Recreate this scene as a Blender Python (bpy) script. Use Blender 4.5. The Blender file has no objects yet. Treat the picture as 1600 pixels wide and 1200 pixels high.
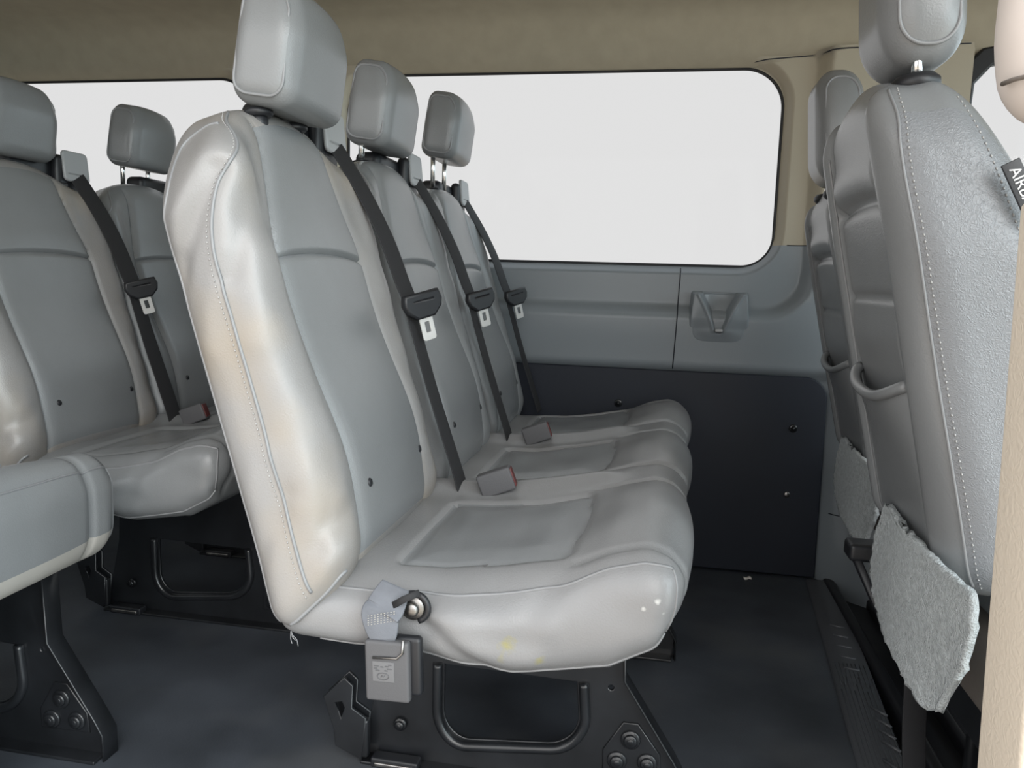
import bpy, bmesh, math, random
import numpy as np
from mathutils import Vector, Matrix

random.seed(4)
sc = bpy.context.scene
COL = sc.collection
V = np.array

# ------------------------------------------------------------------ camera
F = 1209.0
dY = V([230., -155., F]); dY /= np.linalg.norm(dY)
dX = V([6600., 360., -F]); dX -= dX.dot(dY) * dY; dX /= np.linalg.norm(dX)
dZ = np.cross(dY, dX)
if dZ[1] > 0: dZ = -dZ
R = np.stack([dX, dY, dZ])
CAMZ = 0.82
cd = bpy.data.cameras.new('camera'); cam = bpy.data.objects.new('camera', cd); COL.objects.link(cam)
cd.sensor_width = 36; cd.lens = F / 1600 * 36; cd.clip_start = 0.02
right, up, back = R @ V([1, 0, 0]), R @ V([0, -1, 0]), R @ V([0, 0, -1])
cam.matrix_world = Matrix(((right[0], up[0], back[0], 0), (right[1], up[1], back[1], 0),
                           (right[2], up[2], back[2], CAMZ), (0, 0, 0, 1)))
sc.camera = cam

# ------------------------------------------------------------------ world, light, exposure
vs = sc.view_settings
vs.view_transform = 'Standard'; vs.look = 'None'; vs.gamma = 1; vs.use_curve_mapping = False
vs.exposure = 0.0
w = bpy.data.worlds.new('daylight'); sc.world = w; w.use_nodes = True
nt = w.node_tree; nt.nodes.clear()
out = nt.nodes.new('ShaderNodeOutputWorld'); bg = nt.nodes.new('ShaderNodeBackground')
tc = nt.nodes.new('ShaderNodeTexCoord'); sep = nt.nodes.new('ShaderNodeSeparateXYZ')
rampy = nt.nodes.new('ShaderNodeValToRGB'); rampz = nt.nodes.new('ShaderNodeValToRGB')
mapy = nt.nodes.new('ShaderNodeMapRange'); mapz = nt.nodes.new('ShaderNodeMapRange')
mix = nt.nodes.new('ShaderNodeMix'); mix.data_type = 'RGBA'; mix.blend_type = 'MULTIPLY'; mix.inputs[0].default_value = 1
nt.links.new(tc.outputs['Generated'], sep.inputs[0])
for m, o in ((mapy, 'Y'), (mapz, 'Z')):
    m.inputs[1].default_value = -1; m.inputs[2].default_value = 1
    nt.links.new(sep.outputs[o], m.inputs[0])
nt.links.new(mapy.outputs[0], rampy.inputs[0]); nt.links.new(mapz.outputs[0], rampz.inputs[0])
rampy.color_ramp.elements[0].position = 0.30; rampy.color_ramp.elements[0].color = (2.3, 2.27, 2.24, 1)
rampy.color_ramp.elements[1].position = 0.62; rampy.color_ramp.elements[1].color = (.753, .753, .753, 1)
rampz.color_ramp.elements[0].position = 0.40; rampz.color_ramp.elements[0].color = (.60, .53, .45, 1)
rampz.color_ramp.elements[1].position = 0.47; rampz.color_ramp.elements[1].color = (1, 1, 1, 1)
for p_, c_ in ((.68, (1, 1, 1, 1)), (.88, (.95, 1.0, 1.05, 1))):
    rampz.color_ramp.elements.new(p_).color = c_
mx = [n for n in mix.inputs if n.type == 'RGBA']
nt.links.new(rampy.outputs[0], mx[0]); nt.links.new(rampz.outputs[0], mx[1])
mapx = nt.nodes.new('ShaderNodeMapRange'); rampx = nt.nodes.new('ShaderNodeValToRGB')
mapx.inputs[1].default_value = -1; nt.links.new(sep.outputs['X'], mapx.inputs[0]); nt.links.new(mapx.outputs[0], rampx.inputs[0])
rampx.color_ramp.elements[0].position = .68; rampx.color_ramp.elements[0].color = (1, 1, 1, 1)
rampx.color_ramp.elements[1].position = .85; rampx.color_ramp.elements[1].color = (1.9, 2.25, 2.4, 1)
mix2 = nt.nodes.new('ShaderNodeMix'); mix2.data_type = 'RGBA'; mix2.blend_type = 'MULTIPLY'; mix2.inputs[0].default_value = 1
mx2 = [n for n in mix2.inputs if n.type == 'RGBA']
nt.links.new([o for o in mix.outputs if o.type == 'RGBA'][0], mx2[0]); nt.links.new(rampx.outputs[0], mx2[1])
nt.links.new([o for o in mix2.outputs if o.type == 'RGBA'][0], bg.inputs[0])
bg.inputs[1].default_value = 1.0
nt.links.new(bg.outputs[0], out.inputs[0])

sun = bpy.data.lights.new('hazy_sun', 'SUN'); sun.energy = 1.9; sun.angle = math.radians(50); sun.color = (1, .97, .93)
so = bpy.data.objects.new('hazy_sun', sun); COL.objects.link(so)
so.rotation_euler = Vector((-.42, .78, -.52)).to_track_quat('-Z', 'Y').to_euler()

# ------------------------------------------------------------------ materials
def mat(name, col, rough=.5, metal=0, bump=0, bscale=300, spec=.5, var=0, vscale=4, kind='noise', tint=None, tscale=6, tlo=.55, thi=.75, coat=0, dist=.001):
    m = bpy.data.materials.new(name); m.use_nodes = True
    t = m.node_tree; b = t.nodes['Principled BSDF']
    b.inputs['Base Color'].default_value = (*col, 1); b.inputs['Roughness'].default_value = rough
    b.inputs['Metallic'].default_value = metal; b.inputs['Specular IOR Level'].default_value = spec
    b.inputs['Coat Weight'].default_value = coat
    co = t.nodes.new('ShaderNodeTexCoord')
    last = None
    if var:
        n = t.nodes.new('ShaderNodeTexNoise'); n.inputs['Scale'].default_value = vscale; n.inputs['Detail'].default_value = 6
        t.links.new(co.outputs['Object'], n.inputs['Vector'])
        r = t.nodes.new('ShaderNodeValToRGB')
        r.color_ramp.elements[0].position = .3; r.color_ramp.elements[1].position = .7
        r.color_ramp.elements[0].color = (*[c * (1 - var) for c in col], 1)
        r.color_ramp.elements[1].color = (*[min(1, c * (1 + var)) for c in col], 1)
        t.links.new(n.outputs[0], r.inputs[0]); last = r.outputs[0]
    if tint:
        n = t.nodes.new('ShaderNodeTexNoise'); n.inputs['Scale'].default_value = tscale; n.inputs['Detail'].default_value = 3
        t.links.new(co.outputs['Object'], n.inputs['Vector'])
        r = t.nodes.new('ShaderNodeValToRGB')
        r.color_ramp.elements[0].position = tlo; r.color_ramp.elements[1].position = thi
        r.color_ramp.elements[0].color = (0, 0, 0, 1); r.color_ramp.elements[1].color = (1, 1, 1, 1)
        t.links.new(n.outputs[0], r.inputs[0])
        mxn = t.nodes.new('ShaderNodeMix'); mxn.data_type = 'RGBA'
        ci = [i for i in mxn.inputs if i.type == 'RGBA']
        t.links.new(r.outputs[0], mxn.inputs[0])
        if last: t.links.new(last, ci[0])
        else: ci[0].default_value = (*col, 1)
        ci[1].default_value = (*tint, 1)
        last = [o for o in mxn.outputs if o.type == 'RGBA'][0]
    if last: t.links.new(last, b.inputs['Base Color'])
    if bump:
        if kind == 'voronoi':
            n = t.nodes.new('ShaderNodeTexVoronoi'); n.feature = 'DISTANCE_TO_EDGE'; n.inputs['Scale'].default_value = bscale
            nz = t.nodes.new('ShaderNodeTexNoise'); nz.inputs['Scale'].default_value = bscale * .5
            ad = t.nodes.new('ShaderNodeMix'); ad.data_type = 'VECTOR'; ad.inputs[0].default_value = .02
            vi = [i for i in ad.inputs if i.type == 'VECTOR']
            t.links.new(co.outputs['Object'], vi[-2]); t.links.new(co.outputs['Object'], nz.inputs['Vector'])
            t.links.new(nz.outputs['Color'], vi[-1])
            t.links.new([o for o in ad.outputs if o.type == 'VECTOR'][0], n.inputs['Vector'])
        else:
            n = t.nodes.new('ShaderNodeTexNoise'); n.inputs['Scale'].default_value = bscale; n.inputs['Detail'].default_value = 3
            t.links.new(co.outputs['Object'], n.inputs['Vector'])
        bp = t.nodes.new('ShaderNodeBump'); bp.inputs['Strength'].default_value = bump; bp.inputs['Distance'].default_value = dist
        t.links.new(n.outputs[0], bp.inputs['Height']); t.links.new(bp.outputs[0], b.inputs['Normal'])
    return m

M = dict(
    vinyl=mat('grey_vinyl', (.20, .208, .214), .27, bump=.38, bscale=460, var=.05, vscale=7),
    vinyl_worn=mat('worn_grey_vinyl', (.245, .240, .238), .33, bump=.42, bscale=460, var=.05, vscale=7, tint=(.28, .25, .215), tscale=5.5, tlo=.5, thi=.72),  # near backrest: warm reflected light painted into the colour as noisy tan patches
    grain=mat('grained_grey_vinyl', (.195, .203, .215), .34, bump=.7, bscale=230, var=.05, kind='voronoi', dist=.0012),
    piping=mat('grey_piping', (.215, .22, .228), .34),
    stitch=mat('pale_thread', (.40, .395, .39), .7),
    black=mat('black_plastic', (.014, .015, .018), .42, bump=.1, bscale=500),
    metal=mat('black_painted_steel', (.012, .013, .015), .34, bump=.1, bscale=90, var=.4, vscale=12, coat=.3),
    bare=mat('worn_steel', (.30, .29, .28), .35, 1, var=.3, vscale=60),
    chrome=mat('chrome', (.75, .75, .74), .18, 1),
    plated=mat('plated_steel', (.58, .58, .57), .55, .35),
    sill=mat('black_step_rubber', (.085, .09, .10), .36, bump=.15, bscale=300),
    web=mat('black_webbing', (.016, .016, .018), .75, bump=.4, bscale=600),
    web_grey=mat('faded_grey_webbing', (.14, .15, .17), .8, bump=.4, bscale=500, var=.15, vscale=30),
    buckle=mat('grey_buckle_plastic', (.085, .085, .09), .6, bump=.25, bscale=500),
    wall=mat('grey_wall_plastic', (.215, .24, .26), .34, bump=.18, bscale=500),
    board=mat('dark_board', (.008, .012, .022), .6, bump=.1, bscale=300, var=.2, vscale=3),
    cream=mat('cream_headliner', (.36, .325, .25), .95, bump=.25, bscale=350, var=.05, vscale=20),
    pillar=mat('cream_pillar_plastic', (.38, .345, .27), .6, bump=.15, bscale=500),
    jamb=mat('cream_grained_trim', (.66, .58, .48), .55, bump=.55, bscale=150, kind='voronoi', dist=.001),
    cover=mat('pale_pink_cream_plastic', (.62, .56, .52), .5, var=.03, vscale=30),
    rubber=mat('dark_rubber_floor', (.054, .061, .073), .50, bump=.3, bscale=260, var=.35, vscale=5, tint=(.10, .103, .108), tscale=3.2, tlo=.5, thi=.8),
    carpet=mat('pale_grey_carpet', (.46, .49, .50), .98, bump=1.0, bscale=420, var=.18, vscale=140, dist=.004),
    beige=mat('beige_skirt', (.40, .38, .35), .6, bump=.2, bscale=420),
    brown=mat('brown_fabric', (.14, .12, .105), .9, bump=.4, bscale=300),
    gasket=mat('black_gasket', (.008, .009, .012), .5),
    white=mat('white_print', (.75, .75, .75), .6),
    faint=mat('faded_print', (.135, .135, .14), .7),
    red=mat('dark_red_plastic', (.10, .02, .02), .4),
    greyplast=mat('light_grey_plastic', (.34, .35, .36), .4),
    moss=mat('yellow_green_stain', (.33, .33, .17), .55),
    paper=mat('pale_paper', (.75, .70, .66), .8),
)
g = bpy.data.materials.new('window_glass'); g.use_nodes = True
t = g.node_tree; t.nodes.clear()
o_ = t.nodes.new('ShaderNodeOutputMaterial'); tr = t.nodes.new('ShaderNodeBsdfTransparent'); gl = t.nodes.new('ShaderNodeBsdfGlossy')
gl.inputs['Roughness'].default_value = .02; mixs = t.nodes.new('ShaderNodeMixShader'); mixs.inputs[0].default_value = .002
t.links.new(tr.outputs[0], mixs.inputs[1]); t.links.new(gl.outputs[0], mixs.inputs[2]); t.links.new(mixs.outputs[0], o_.inputs[0])
M['glass'] = g
def add_spots(m, spots):
    # stains and scuffs with a place of their own, in the object's coordinates
    t = m.node_tree; b = t.nodes['Principled BSDF']; co = t.nodes.new('ShaderNodeTexCoord')
    nz = t.nodes.new('ShaderNodeTexNoise'); nz.inputs['Scale'].default_value = 120; nz.inputs['Detail'].default_value = 4
    t.links.new(co.outputs['Object'], nz.inputs['Vector'])
    src = b.inputs['Base Color'].links[0].from_socket
    for p, stretch, r, c, st in spots:
        su = t.nodes.new('ShaderNodeVectorMath'); su.operation = 'SUBTRACT'; su.inputs[1].default_value = p
        t.links.new(co.outputs['Object'], su.inputs[0])
        mu = t.nodes.new('ShaderNodeVectorMath'); mu.operation = 'MULTIPLY'; mu.inputs[1].default_value = stretch
        t.links.new(su.outputs[0], mu.inputs[0])
        le = t.nodes.new('ShaderNodeVectorMath'); le.operation = 'LENGTH'; t.links.new(mu.outputs[0], le.inputs[0])
        ma = t.nodes.new('ShaderNodeMath'); ma.operation = 'MULTIPLY_ADD'; ma.inputs[1].default_value = r * 2.2
        t.links.new(nz.outputs[0], ma.inputs[0]); t.links.new(le.outputs['Value'], ma.inputs[2])
        mr = t.nodes.new('ShaderNodeMapRange'); mr.inputs[1].default_value = r * 1.2; mr.inputs[2].default_value = r * 2.3; mr.inputs[3].default_value = st; mr.inputs[4].default_value = 0
        t.links.new(ma.outputs[0], mr.inputs[0])
        mxn = t.nodes.new('ShaderNodeMix'); mxn.data_type = 'RGBA'; ci = [i for i in mxn.inputs if i.type == 'RGBA']
        t.links.new(mr.outputs[0], mxn.inputs[0]); t.links.new(src, ci[0]); ci[1].default_value = (*c, 1)
        src = [o for o in mxn.outputs if o.type == 'RGBA'][0]
    t.links.new(src, b.inputs['Base Color'])
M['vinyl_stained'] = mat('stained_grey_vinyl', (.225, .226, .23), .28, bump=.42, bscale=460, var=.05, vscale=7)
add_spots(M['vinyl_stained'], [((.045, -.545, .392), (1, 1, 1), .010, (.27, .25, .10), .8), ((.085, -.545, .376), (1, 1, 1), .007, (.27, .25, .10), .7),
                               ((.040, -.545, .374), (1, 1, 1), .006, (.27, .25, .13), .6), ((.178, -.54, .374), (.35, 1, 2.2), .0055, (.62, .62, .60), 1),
                               ((.217, -.54, .462), (1, 1, 1), .0035, (.62, .62, .60), 1), ((.226, -.54, .448), (1, 1, 1), .003, (.62, .62, .60), 1), ((.202, -.54, .452), (1, 1, 1), .003, (.6, .6, .58), 1)])

# ------------------------------------------------------------------ helpers
def smooth(a, b, x):
    t = np.clip((x - a) / (b - a), 0, 1); return t * t * (3 - 2 * t)

def mesh(name, verts, faces, shade=True):
    me = bpy.data.meshes.new(name)
    me.from_pydata([tuple(map(float, v)) for v in verts], [], [tuple(map(int, f)) for f in faces])
    if shade: me.polygons.foreach_set('use_smooth', [True] * len(me.polygons))
    me.validate(); me.update()
    return me

def obj(name, me, m=None, parent=None, loc=(0, 0, 0), **props):
    if m is not None and not me.materials: me.materials.append(M[m] if isinstance(m, str) else m)
    o = bpy.data.objects.new(name, me); COL.objects.link(o); o.location = loc
    if parent: o.parent = parent
    for k, v in props.items(): o[k] = v
    return o

def thing(name, label, cat, loc=(0, 0, 0), group=None):
    o = bpy.data.objects.new(name, None); COL.objects.link(o); o.location = loc
    o.empty_display_size = .1
    o['label'] = label; o['category'] = cat
    if group: o['group'] = group
    return o

def boxgrid(lo, hi, step):
    lo, hi = V(lo, float), V(hi, float)
    n = [max(2, int(round((hi[k] - lo[k]) / (step[k] if hasattr(step, '__len__') else step)))) for k in range(3)]
    Ps, Fs, base = [], [], 0
    for k in range(3):
        i, j = [(1, 2), (2, 0), (0, 1)][k]
        for side in (0, 1):
            u = np.arange(n[i] + 1); v = np.arange(n[j] + 1)
            U, W = np.meshgrid(u, v, indexing='ij')
            I = np.zeros((U.size, 3), int); I[:, i] = U.ravel(); I[:, j] = W.ravel(); I[:, k] = side * n[k]
            idx = np.arange(U.size).reshape(U.shape) + base
            f = np.stack([idx[:-1, :-1], idx[1:, :-1], idx[1:, 1:], idx[:-1, 1:]], -1).reshape(-1, 4)
            if not side: f = f[:, ::-1]
            Ps.append(I); Fs.append(f); base += U.size
    I = np.concatenate(Ps); Fc = np.concatenate(Fs)
    key = (I[:, 0] * 100003 + I[:, 1]) * 100003 + I[:, 2]
    _, first, inv = np.unique(key, return_index=True, return_inverse=True)
    inv = inv.ravel()
    P = lo + I[first] * ((hi - lo) / V(n))
    return P, inv[Fc]

def rnd(P, lo, hi, r):
    lo, hi = V(lo, float), V(hi, float); r = V(r, float)
    q = np.clip(P, lo + r, hi - r); d = (P - q) / r
    L = np.linalg.norm(d, axis=1, keepdims=True); L[L == 0] = 1
    d = d / L
    pos = q + d * r
    nn = d / r; nn /= np.maximum(np.linalg.norm(nn, axis=1, keepdims=True), 1e-9)
    return pos, nn

def sub(verts, faces, mask):
    f = faces[mask]
    u, inv = np.unique(f, return_inverse=True)
    return verts[u], inv.reshape(f.shape)

def softbox(lo, hi, r, n=None):
    """bevelled box; n = steps in the rounding"""
    lo, hi = V(lo, float), V(hi, float)
    r = min(r, (hi - lo).min() / 2.001)
    ax = []
    for k in range(3):
        ax.append(np.unique(np.round(np.concatenate([lo[k] + np.linspace(0, r, 4), hi[k] - np.linspace(0, r, 4)]), 6)))
    P, Fc = boxgrid((0, 0, 0), [len(a) - 1 for a in ax], [1, 1, 1])
    I = np.round(P).astype(int)
    P = np.stack([ax[k][I[:, k]] for k in range(3)], 1)
    return rnd(P, lo, hi, r)[0], Fc

def join(parts):
    vs_, fs_, b = [], [], 0
    for v, f in parts:
        vs_ += [tuple(x) for x in v]; fs_ += [tuple(int(i) + b for i in ff) for ff in f]; b += len(v)
    return vs_, fs_

def bxm(name, boxes):
    return mesh(name, *join([softbox(lo, hi, r) for lo, hi, r in boxes]))

def resample(pts, d):
    pts = V(pts, float); seg = np.linalg.norm(np.diff(pts, axis=0), axis=1); s = np.concatenate([[0], np.cumsum(seg)])
    n = max(2, int(s[-1] / d) + 1); u = np.linspace(0, s[-1], n)
    return np.stack([np.interp(u, s, pts[:, k]) for k in range(3)], 1)

def spline(pts, n=12):
    """Catmull-Rom through points"""
    p = V(pts, float); p = np.concatenate([[2 * p[0] - p[1]], p, [2 * p[-1] - p[-2]]])
    o = []
    for i in range(1, len(p) - 2):
        for t in np.linspace(0, 1, n, endpoint=False):
            o.append(.5 * (2 * p[i] + (p[i + 1] - p[i - 1]) * t + (2 * p[i - 1] - 5 * p[i] + 4 * p[i + 1] - p[i + 2]) * t * t + (3 * p[i] - p[i - 1] - 3 * p[i + 1] + p[i + 2]) * t ** 3))
    o.append(p[-2]); return V(o)

def tube(pts, r, seg=8, closed=False):
    pts = V(pts, float); n = len(pts)
    if closed: tan = np.roll(pts, -1, 0) - np.roll(pts, 1, 0)
    else: tan = np.gradient(pts, axis=0)
    tan /= np.maximum(np.linalg.norm(tan, axis=1, keepdims=True), 1e-9)
    u = np.cross(tan[0], [0, 0, 1.])
    if np.linalg.norm(u) < .1: u = np.cross(tan[0], [0, 1., 0])
    u /= np.linalg.norm(u); vs_ = []
    rr = np.broadcast_to(r, (n,))
    for i in range(n):
        u = u - u.dot(tan[i]) * tan[i]; u /= np.linalg.norm(u); w_ = np.cross(tan[i], u)
        for k in range(seg):
            a = 2 * math.pi * k / seg
            vs_.append(pts[i] + rr[i] * (math.cos(a) * u + math.sin(a) * w_))
    fs = []
    for i in range(n if closed else n - 1):
        j = (i + 1) % n
        for k in range(seg):
            k2 = (k + 1) % seg
            fs.append((i * seg + k, i * seg + k2, j * seg + k2, j * seg + k))
    if not closed:
        fs.append(tuple(range(seg - 1, -1, -1))); fs.append(tuple((n - 1) * seg + k for k in range(seg)))
    return vs_, fs

def tubem(name, pts, r, seg=8, closed=False): return mesh(name, *tube(pts, r, seg, closed))

def cyl(c, axis, r, h, seg=20, r2=None):
    c, axis = V(c, float), V(axis, float); axis /= np.linalg.norm(axis)
    e = min(.25 * r, .3 * h)
    r2 = r if r2 is None else r2
    pts = [c, c + axis * e, c + axis * (h - e), c + axis * h]
    return tube(pts, V([r - e, r, r2, r2 - e]), seg)

def ribbon(pts, wdir, width, th):
    """flat strap swept along pts; wdir one vector or one per point; rounded rectangle section"""
    pts = V(pts, float); n = len(pts)
    W = np.broadcast_to(V(wdir, float), (n, 3)).copy(); wd = np.broadcast_to(width, (n,))
    tan = np.gradient(pts, axis=0); tan /= np.linalg.norm(tan, axis=1, keepdims=True)
    W -= (W * tan).sum(1, keepdims=True) * tan; W /= np.linalg.norm(W, axis=1, keepdims=True)
    N = np.cross(tan, W)
    sec = [(-.5, -.3), (-.5, .3), (-.46, .5), (0, .5), (.46, .5), (.5, .3), (.5, -.3), (.46, -.5), (0, -.5), (-.46, -.5)]
    k = len(sec); vs_ = []
    for i in range(n):
        for a, b in sec: vs_.append(pts[i] + W[i] * a * wd[i] + N[i] * b * th)
    fs = [(i * k + a, i * k + (a + 1) % k, (i + 1) * k + (a + 1) % k, (i + 1) * k + a) for i in range(n - 1) for a in range(k)]
    fs.append(tuple(range(k - 1, -1, -1))); fs.append(tuple((n - 1) * k + a for a in range(k)))
    return vs_, fs

def stitches(pts, pitch=.0065, L=.0042, r=.0010):
    P = resample(pts, pitch); parts = []
    T = np.gradient(P, axis=0); T /= np.maximum(np.linalg.norm(T, axis=1, keepdims=True), 1e-9)
    for p, t_ in zip(P, T):
        u = np.cross(t_, [0.3, .8, .5]); u /= np.linalg.norm(u); w_ = np.cross(t_, u)
        vv = [p - t_ * L / 2, p + t_ * L / 2, p + u * r, p + w_ * r, p - u * r, p - w_ * r]
        ff = [(0, 3, 2), (0, 4, 3), (0, 5, 4), (0, 2, 5), (1, 2, 3), (1, 3, 4), (1, 4, 5), (1, 5, 2)]
        parts.append((vv, ff))
    return join(parts)

def rrect(x0, x1, z0, z1, r, n=8):
    """rounded rectangle contour, r one radius or four (bl, br, tr, tl); counter-clockwise from lower left"""
    r = [r] * 4 if not hasattr(r, '__len__') else r
    o = []
    for (cx, cz, a0, q) in ((x0 + r[0], z0 + r[0], math.pi, r[0]), (x1 - r[1], z0 + r[1], 1.5 * math.pi, r[1]),
                            (x1 - r[2], z1 - r[2], 0, r[2]), (x0 + r[3], z1 - r[3], .5 * math.pi, r[3])):
        for k in range(n + 1):
            a = a0 + .5 * math.pi * k / n
            o.append((cx + q * math.cos(a), cz + q * math.sin(a)))
    return o

def plate(name, outlines, th, bevel=.0015, to=None):
    """flat plate cut from 2-D outlines (first outer, others holes) in the X-Z plane, thickness along Y (centred)"""
    cu = bpy.data.curves.new(name, 'CURVE'); cu.dimensions = '2D'; cu.fill_mode = 'BOTH'
    cu.extrude = max(th / 2 - bevel, .0001); cu.bevel_depth = bevel; cu.bevel_resolution = 1
    for ol in outlines:
        s = cu.splines.new('POLY'); s.points.add(len(ol) - 1); s.use_cyclic_u = True
        for p, q in zip(s.points, ol): p.co = (q[0], q[1], 0, 1)
    o = bpy.data.objects.new('tmp', cu); COL.objects.link(o)
    dg = bpy.context.evaluated_depsgraph_get()
    me = bpy.data.meshes.new_from_object(o.evaluated_get(dg)); me.name = name
    bpy.data.objects.remove(o); bpy.data.curves.remove(cu)
    for v in me.vertices:
        x, y, z = v.co; v.co = (x, z, y) if to is None else to(x, y, z)
    me.flip_normals() if to is None else None
    me.materials.clear()
    return me

def textmesh(name, s, size, depth=.0004):
    cu = bpy.data.curves.new(name, 'FONT'); cu.body = s; cu.size = size; cu.extrude = depth; cu.align_x = 'CENTER'; cu.align_y = 'CENTER'
    o = bpy.data.objects.new('tmp', cu); COL.objects.link(o)
    dg = bpy.context.evaluated_depsgraph_get()
    me = bpy.data.meshes.new_from_object(o.evaluated_get(dg)); me.name = name
    bpy.data.objects.remove(o); bpy.data.curves.remove(cu); me.materials.clear()
    return me

def heightgrid(name, us, vs_, fn):
    """grid of points fn(u, v)"""
    n, m = len(us), len(vs_)
    P = [fn(u, v) for u in us for v in vs_]
    Fc = [(i * m + j, (i + 1) * m + j, (i + 1) * m + j + 1, i * m + j + 1) for i in range(n - 1) for j in range(m - 1)]
    return mesh(name, P, Fc)

def solid(me_obj, th, off=1):
    md = me_obj.modifiers.new('thickness', 'SOLIDIFY'); md.thickness = th; md.offset = off

def pieces(name, meshes, m, parent, **k):
    for me in meshes: obj(name, me, m, parent, **k)
def M2(name, parts): return [mesh(name, *p) for p in parts]

# ------------------------------------------------------------------ the shell of the van
WX0, WX1 = -2.75, 1.9
WIN = {1: (-.955, .308, .877, 1.416, (.07, .085, .11, .11)), 2: (-2.3, -1.272, .877, 1.416, (.08, .09, .11, .10))}
def sd_rr(X, Z, x0, x1, z0, z1, r):
    qx = np.abs(X - (x0 + x1) / 2) - (x1 - x0) / 2 + r; qz = np.abs(Z - (z0 + z1) / 2) - (z1 - z0) / 2 + r
    return np.hypot(np.maximum(qx, 0), np.maximum(qz, 0)) + np.minimum(np.maximum(qx, qz), 0) - r
def wall_y(X, Z):
    d1 = sd_rr(X, Z, -2.9, .395, .752, 2.2, .11)              # recess of the sill panel
    y = 2.222 + .046 * smooth(.022, -.016, d1)
    for k in WIN:
        x0, x1, z0, z1, r = WIN[k]
        d = sd_rr(X, Z, x0, x1, z0, z1, .1)
        y = y + (2.302 - y) * smooth(.026, .0, d)
    y = y + .012 * smooth(.735, .58, Z) * (1 - smooth(.44, .50, X)) + .03 * smooth(.60, .56, Z) * (1 - smooth(.47, .52, X))
    y = y - .05 * smooth(.52, .64, X) * smooth(.75, .45, Z) - .03 * smooth(.2, .0, Z) * smooth(.5, .6, X)
    return y
def window_ring(x0, x1, z0, z1, r, ox0, ox1, oz0, oz1, n=26, m=110):
    c = V(rrect(x0, x1, z0, z1, r, n))
    # densify straight runs
    c2 = []
    for i in range(len(c)):
        a, b = c[i], c[(i + 1) % len(c)]; L = np.linalg.norm(b - a); k = max(1, int(L / .02))
        for q in range(k): c2.append(a + (b - a) * q / k)
    c = V(c2); N = len(c)
    cx, cz = (x0 + x1) / 2, (z0 + z1) / 2; hx, hz = (x1 - x0) / 2, (z1 - z0) / 2
    o = []
    for p in c:                                               # matching outer point: same place along the outer rectangle
        u, v = (p[0] - cx) / hx, (p[1] - cz) / hz
        s = max(abs(u), abs(v)); u /= s; v /= s
        o.append((ox0 + (u + 1) / 2 * (ox1 - ox0), oz0 + (v + 1) / 2 * (oz1 - oz0)))
    o = V(o)
    ts = np.linspace(0, 1, m) ** 1.5
    P = c[None] + (o - c)[None] * ts[:, None, None]
    X, Z = P[..., 0], P[..., 1]; Y = wall_y(X, Z)
    Y[0] = 2.31
    verts = np.stack([X, Y, Z], -1).reshape(-1, 3)
    idx = np.arange(m * N).reshape(m, N); nx = np.roll(idx, -1, 1)
    Fc = np.stack([idx[:-1], idx[1:], nx[1:], nx[:-1]], -1).reshape(-1, 4)
    return verts, Fc
parts_ = []
for k, (ox0, ox1) in {1: (-1.08, .75), 2: (-2.75, -1.08)}.items():
    x0, x1, z0, z1, r = WIN[k]
    parts_.append(window_ring(x0, x1, z0, z1, r, ox0, ox1, -.1, 1.45))
def cut_half(name, upper, zc=.938):
    me = mesh(name, *join(parts_)); bm = bmesh.new(); bm.from_mesh(me)
    bmesh.ops.bisect_plane(bm, geom=bm.verts[:] + bm.edges[:] + bm.faces[:], plane_co=(0, 0, zc), plane_no=(0, 0, 1), clear_inner=upper, clear_outer=not upper)
    bm.to_mesh(me); bm.free(); me.polygons.foreach_set('use_smooth', [True] * len(me.polygons)); return me
wall = obj('wall_left', cut_half('wall_left', False), 'wall', kind='structure')
pill = obj('trim_1', cut_half('trim_1', True), 'pillar', kind='structure')
# thin joints between the moulded panels, as narrow raised beads
def wallpath(pts, off=.0008):
    p = resample([(x, 0, z) for x, z in pts], .01)
    return V([(q[0], float(wall_y(V(q[0]), V(q[2]))) - off, q[2]) for q in p])
obj('panel_joint', tubem('panel_joint', wallpath([(.058, .868), (.05, .585)]), .0016, 6), 'board', wall)
obj('panel_joint', tubem('panel_joint', wallpath([(.50, .20), (.73, .18)]), .0014, 6), 'board', wall)
obj('panel_joint', tubem('panel_joint', wallpath([(.34, .938), (.74, .938)]), .0014, 6), 'board', wall)
obj('panel_joint', tubem('panel_joint', wallpath([(.22, 1.428), (.45, 1.442), (.74, 1.446)]), .0016, 6), 'board', pill)

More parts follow.
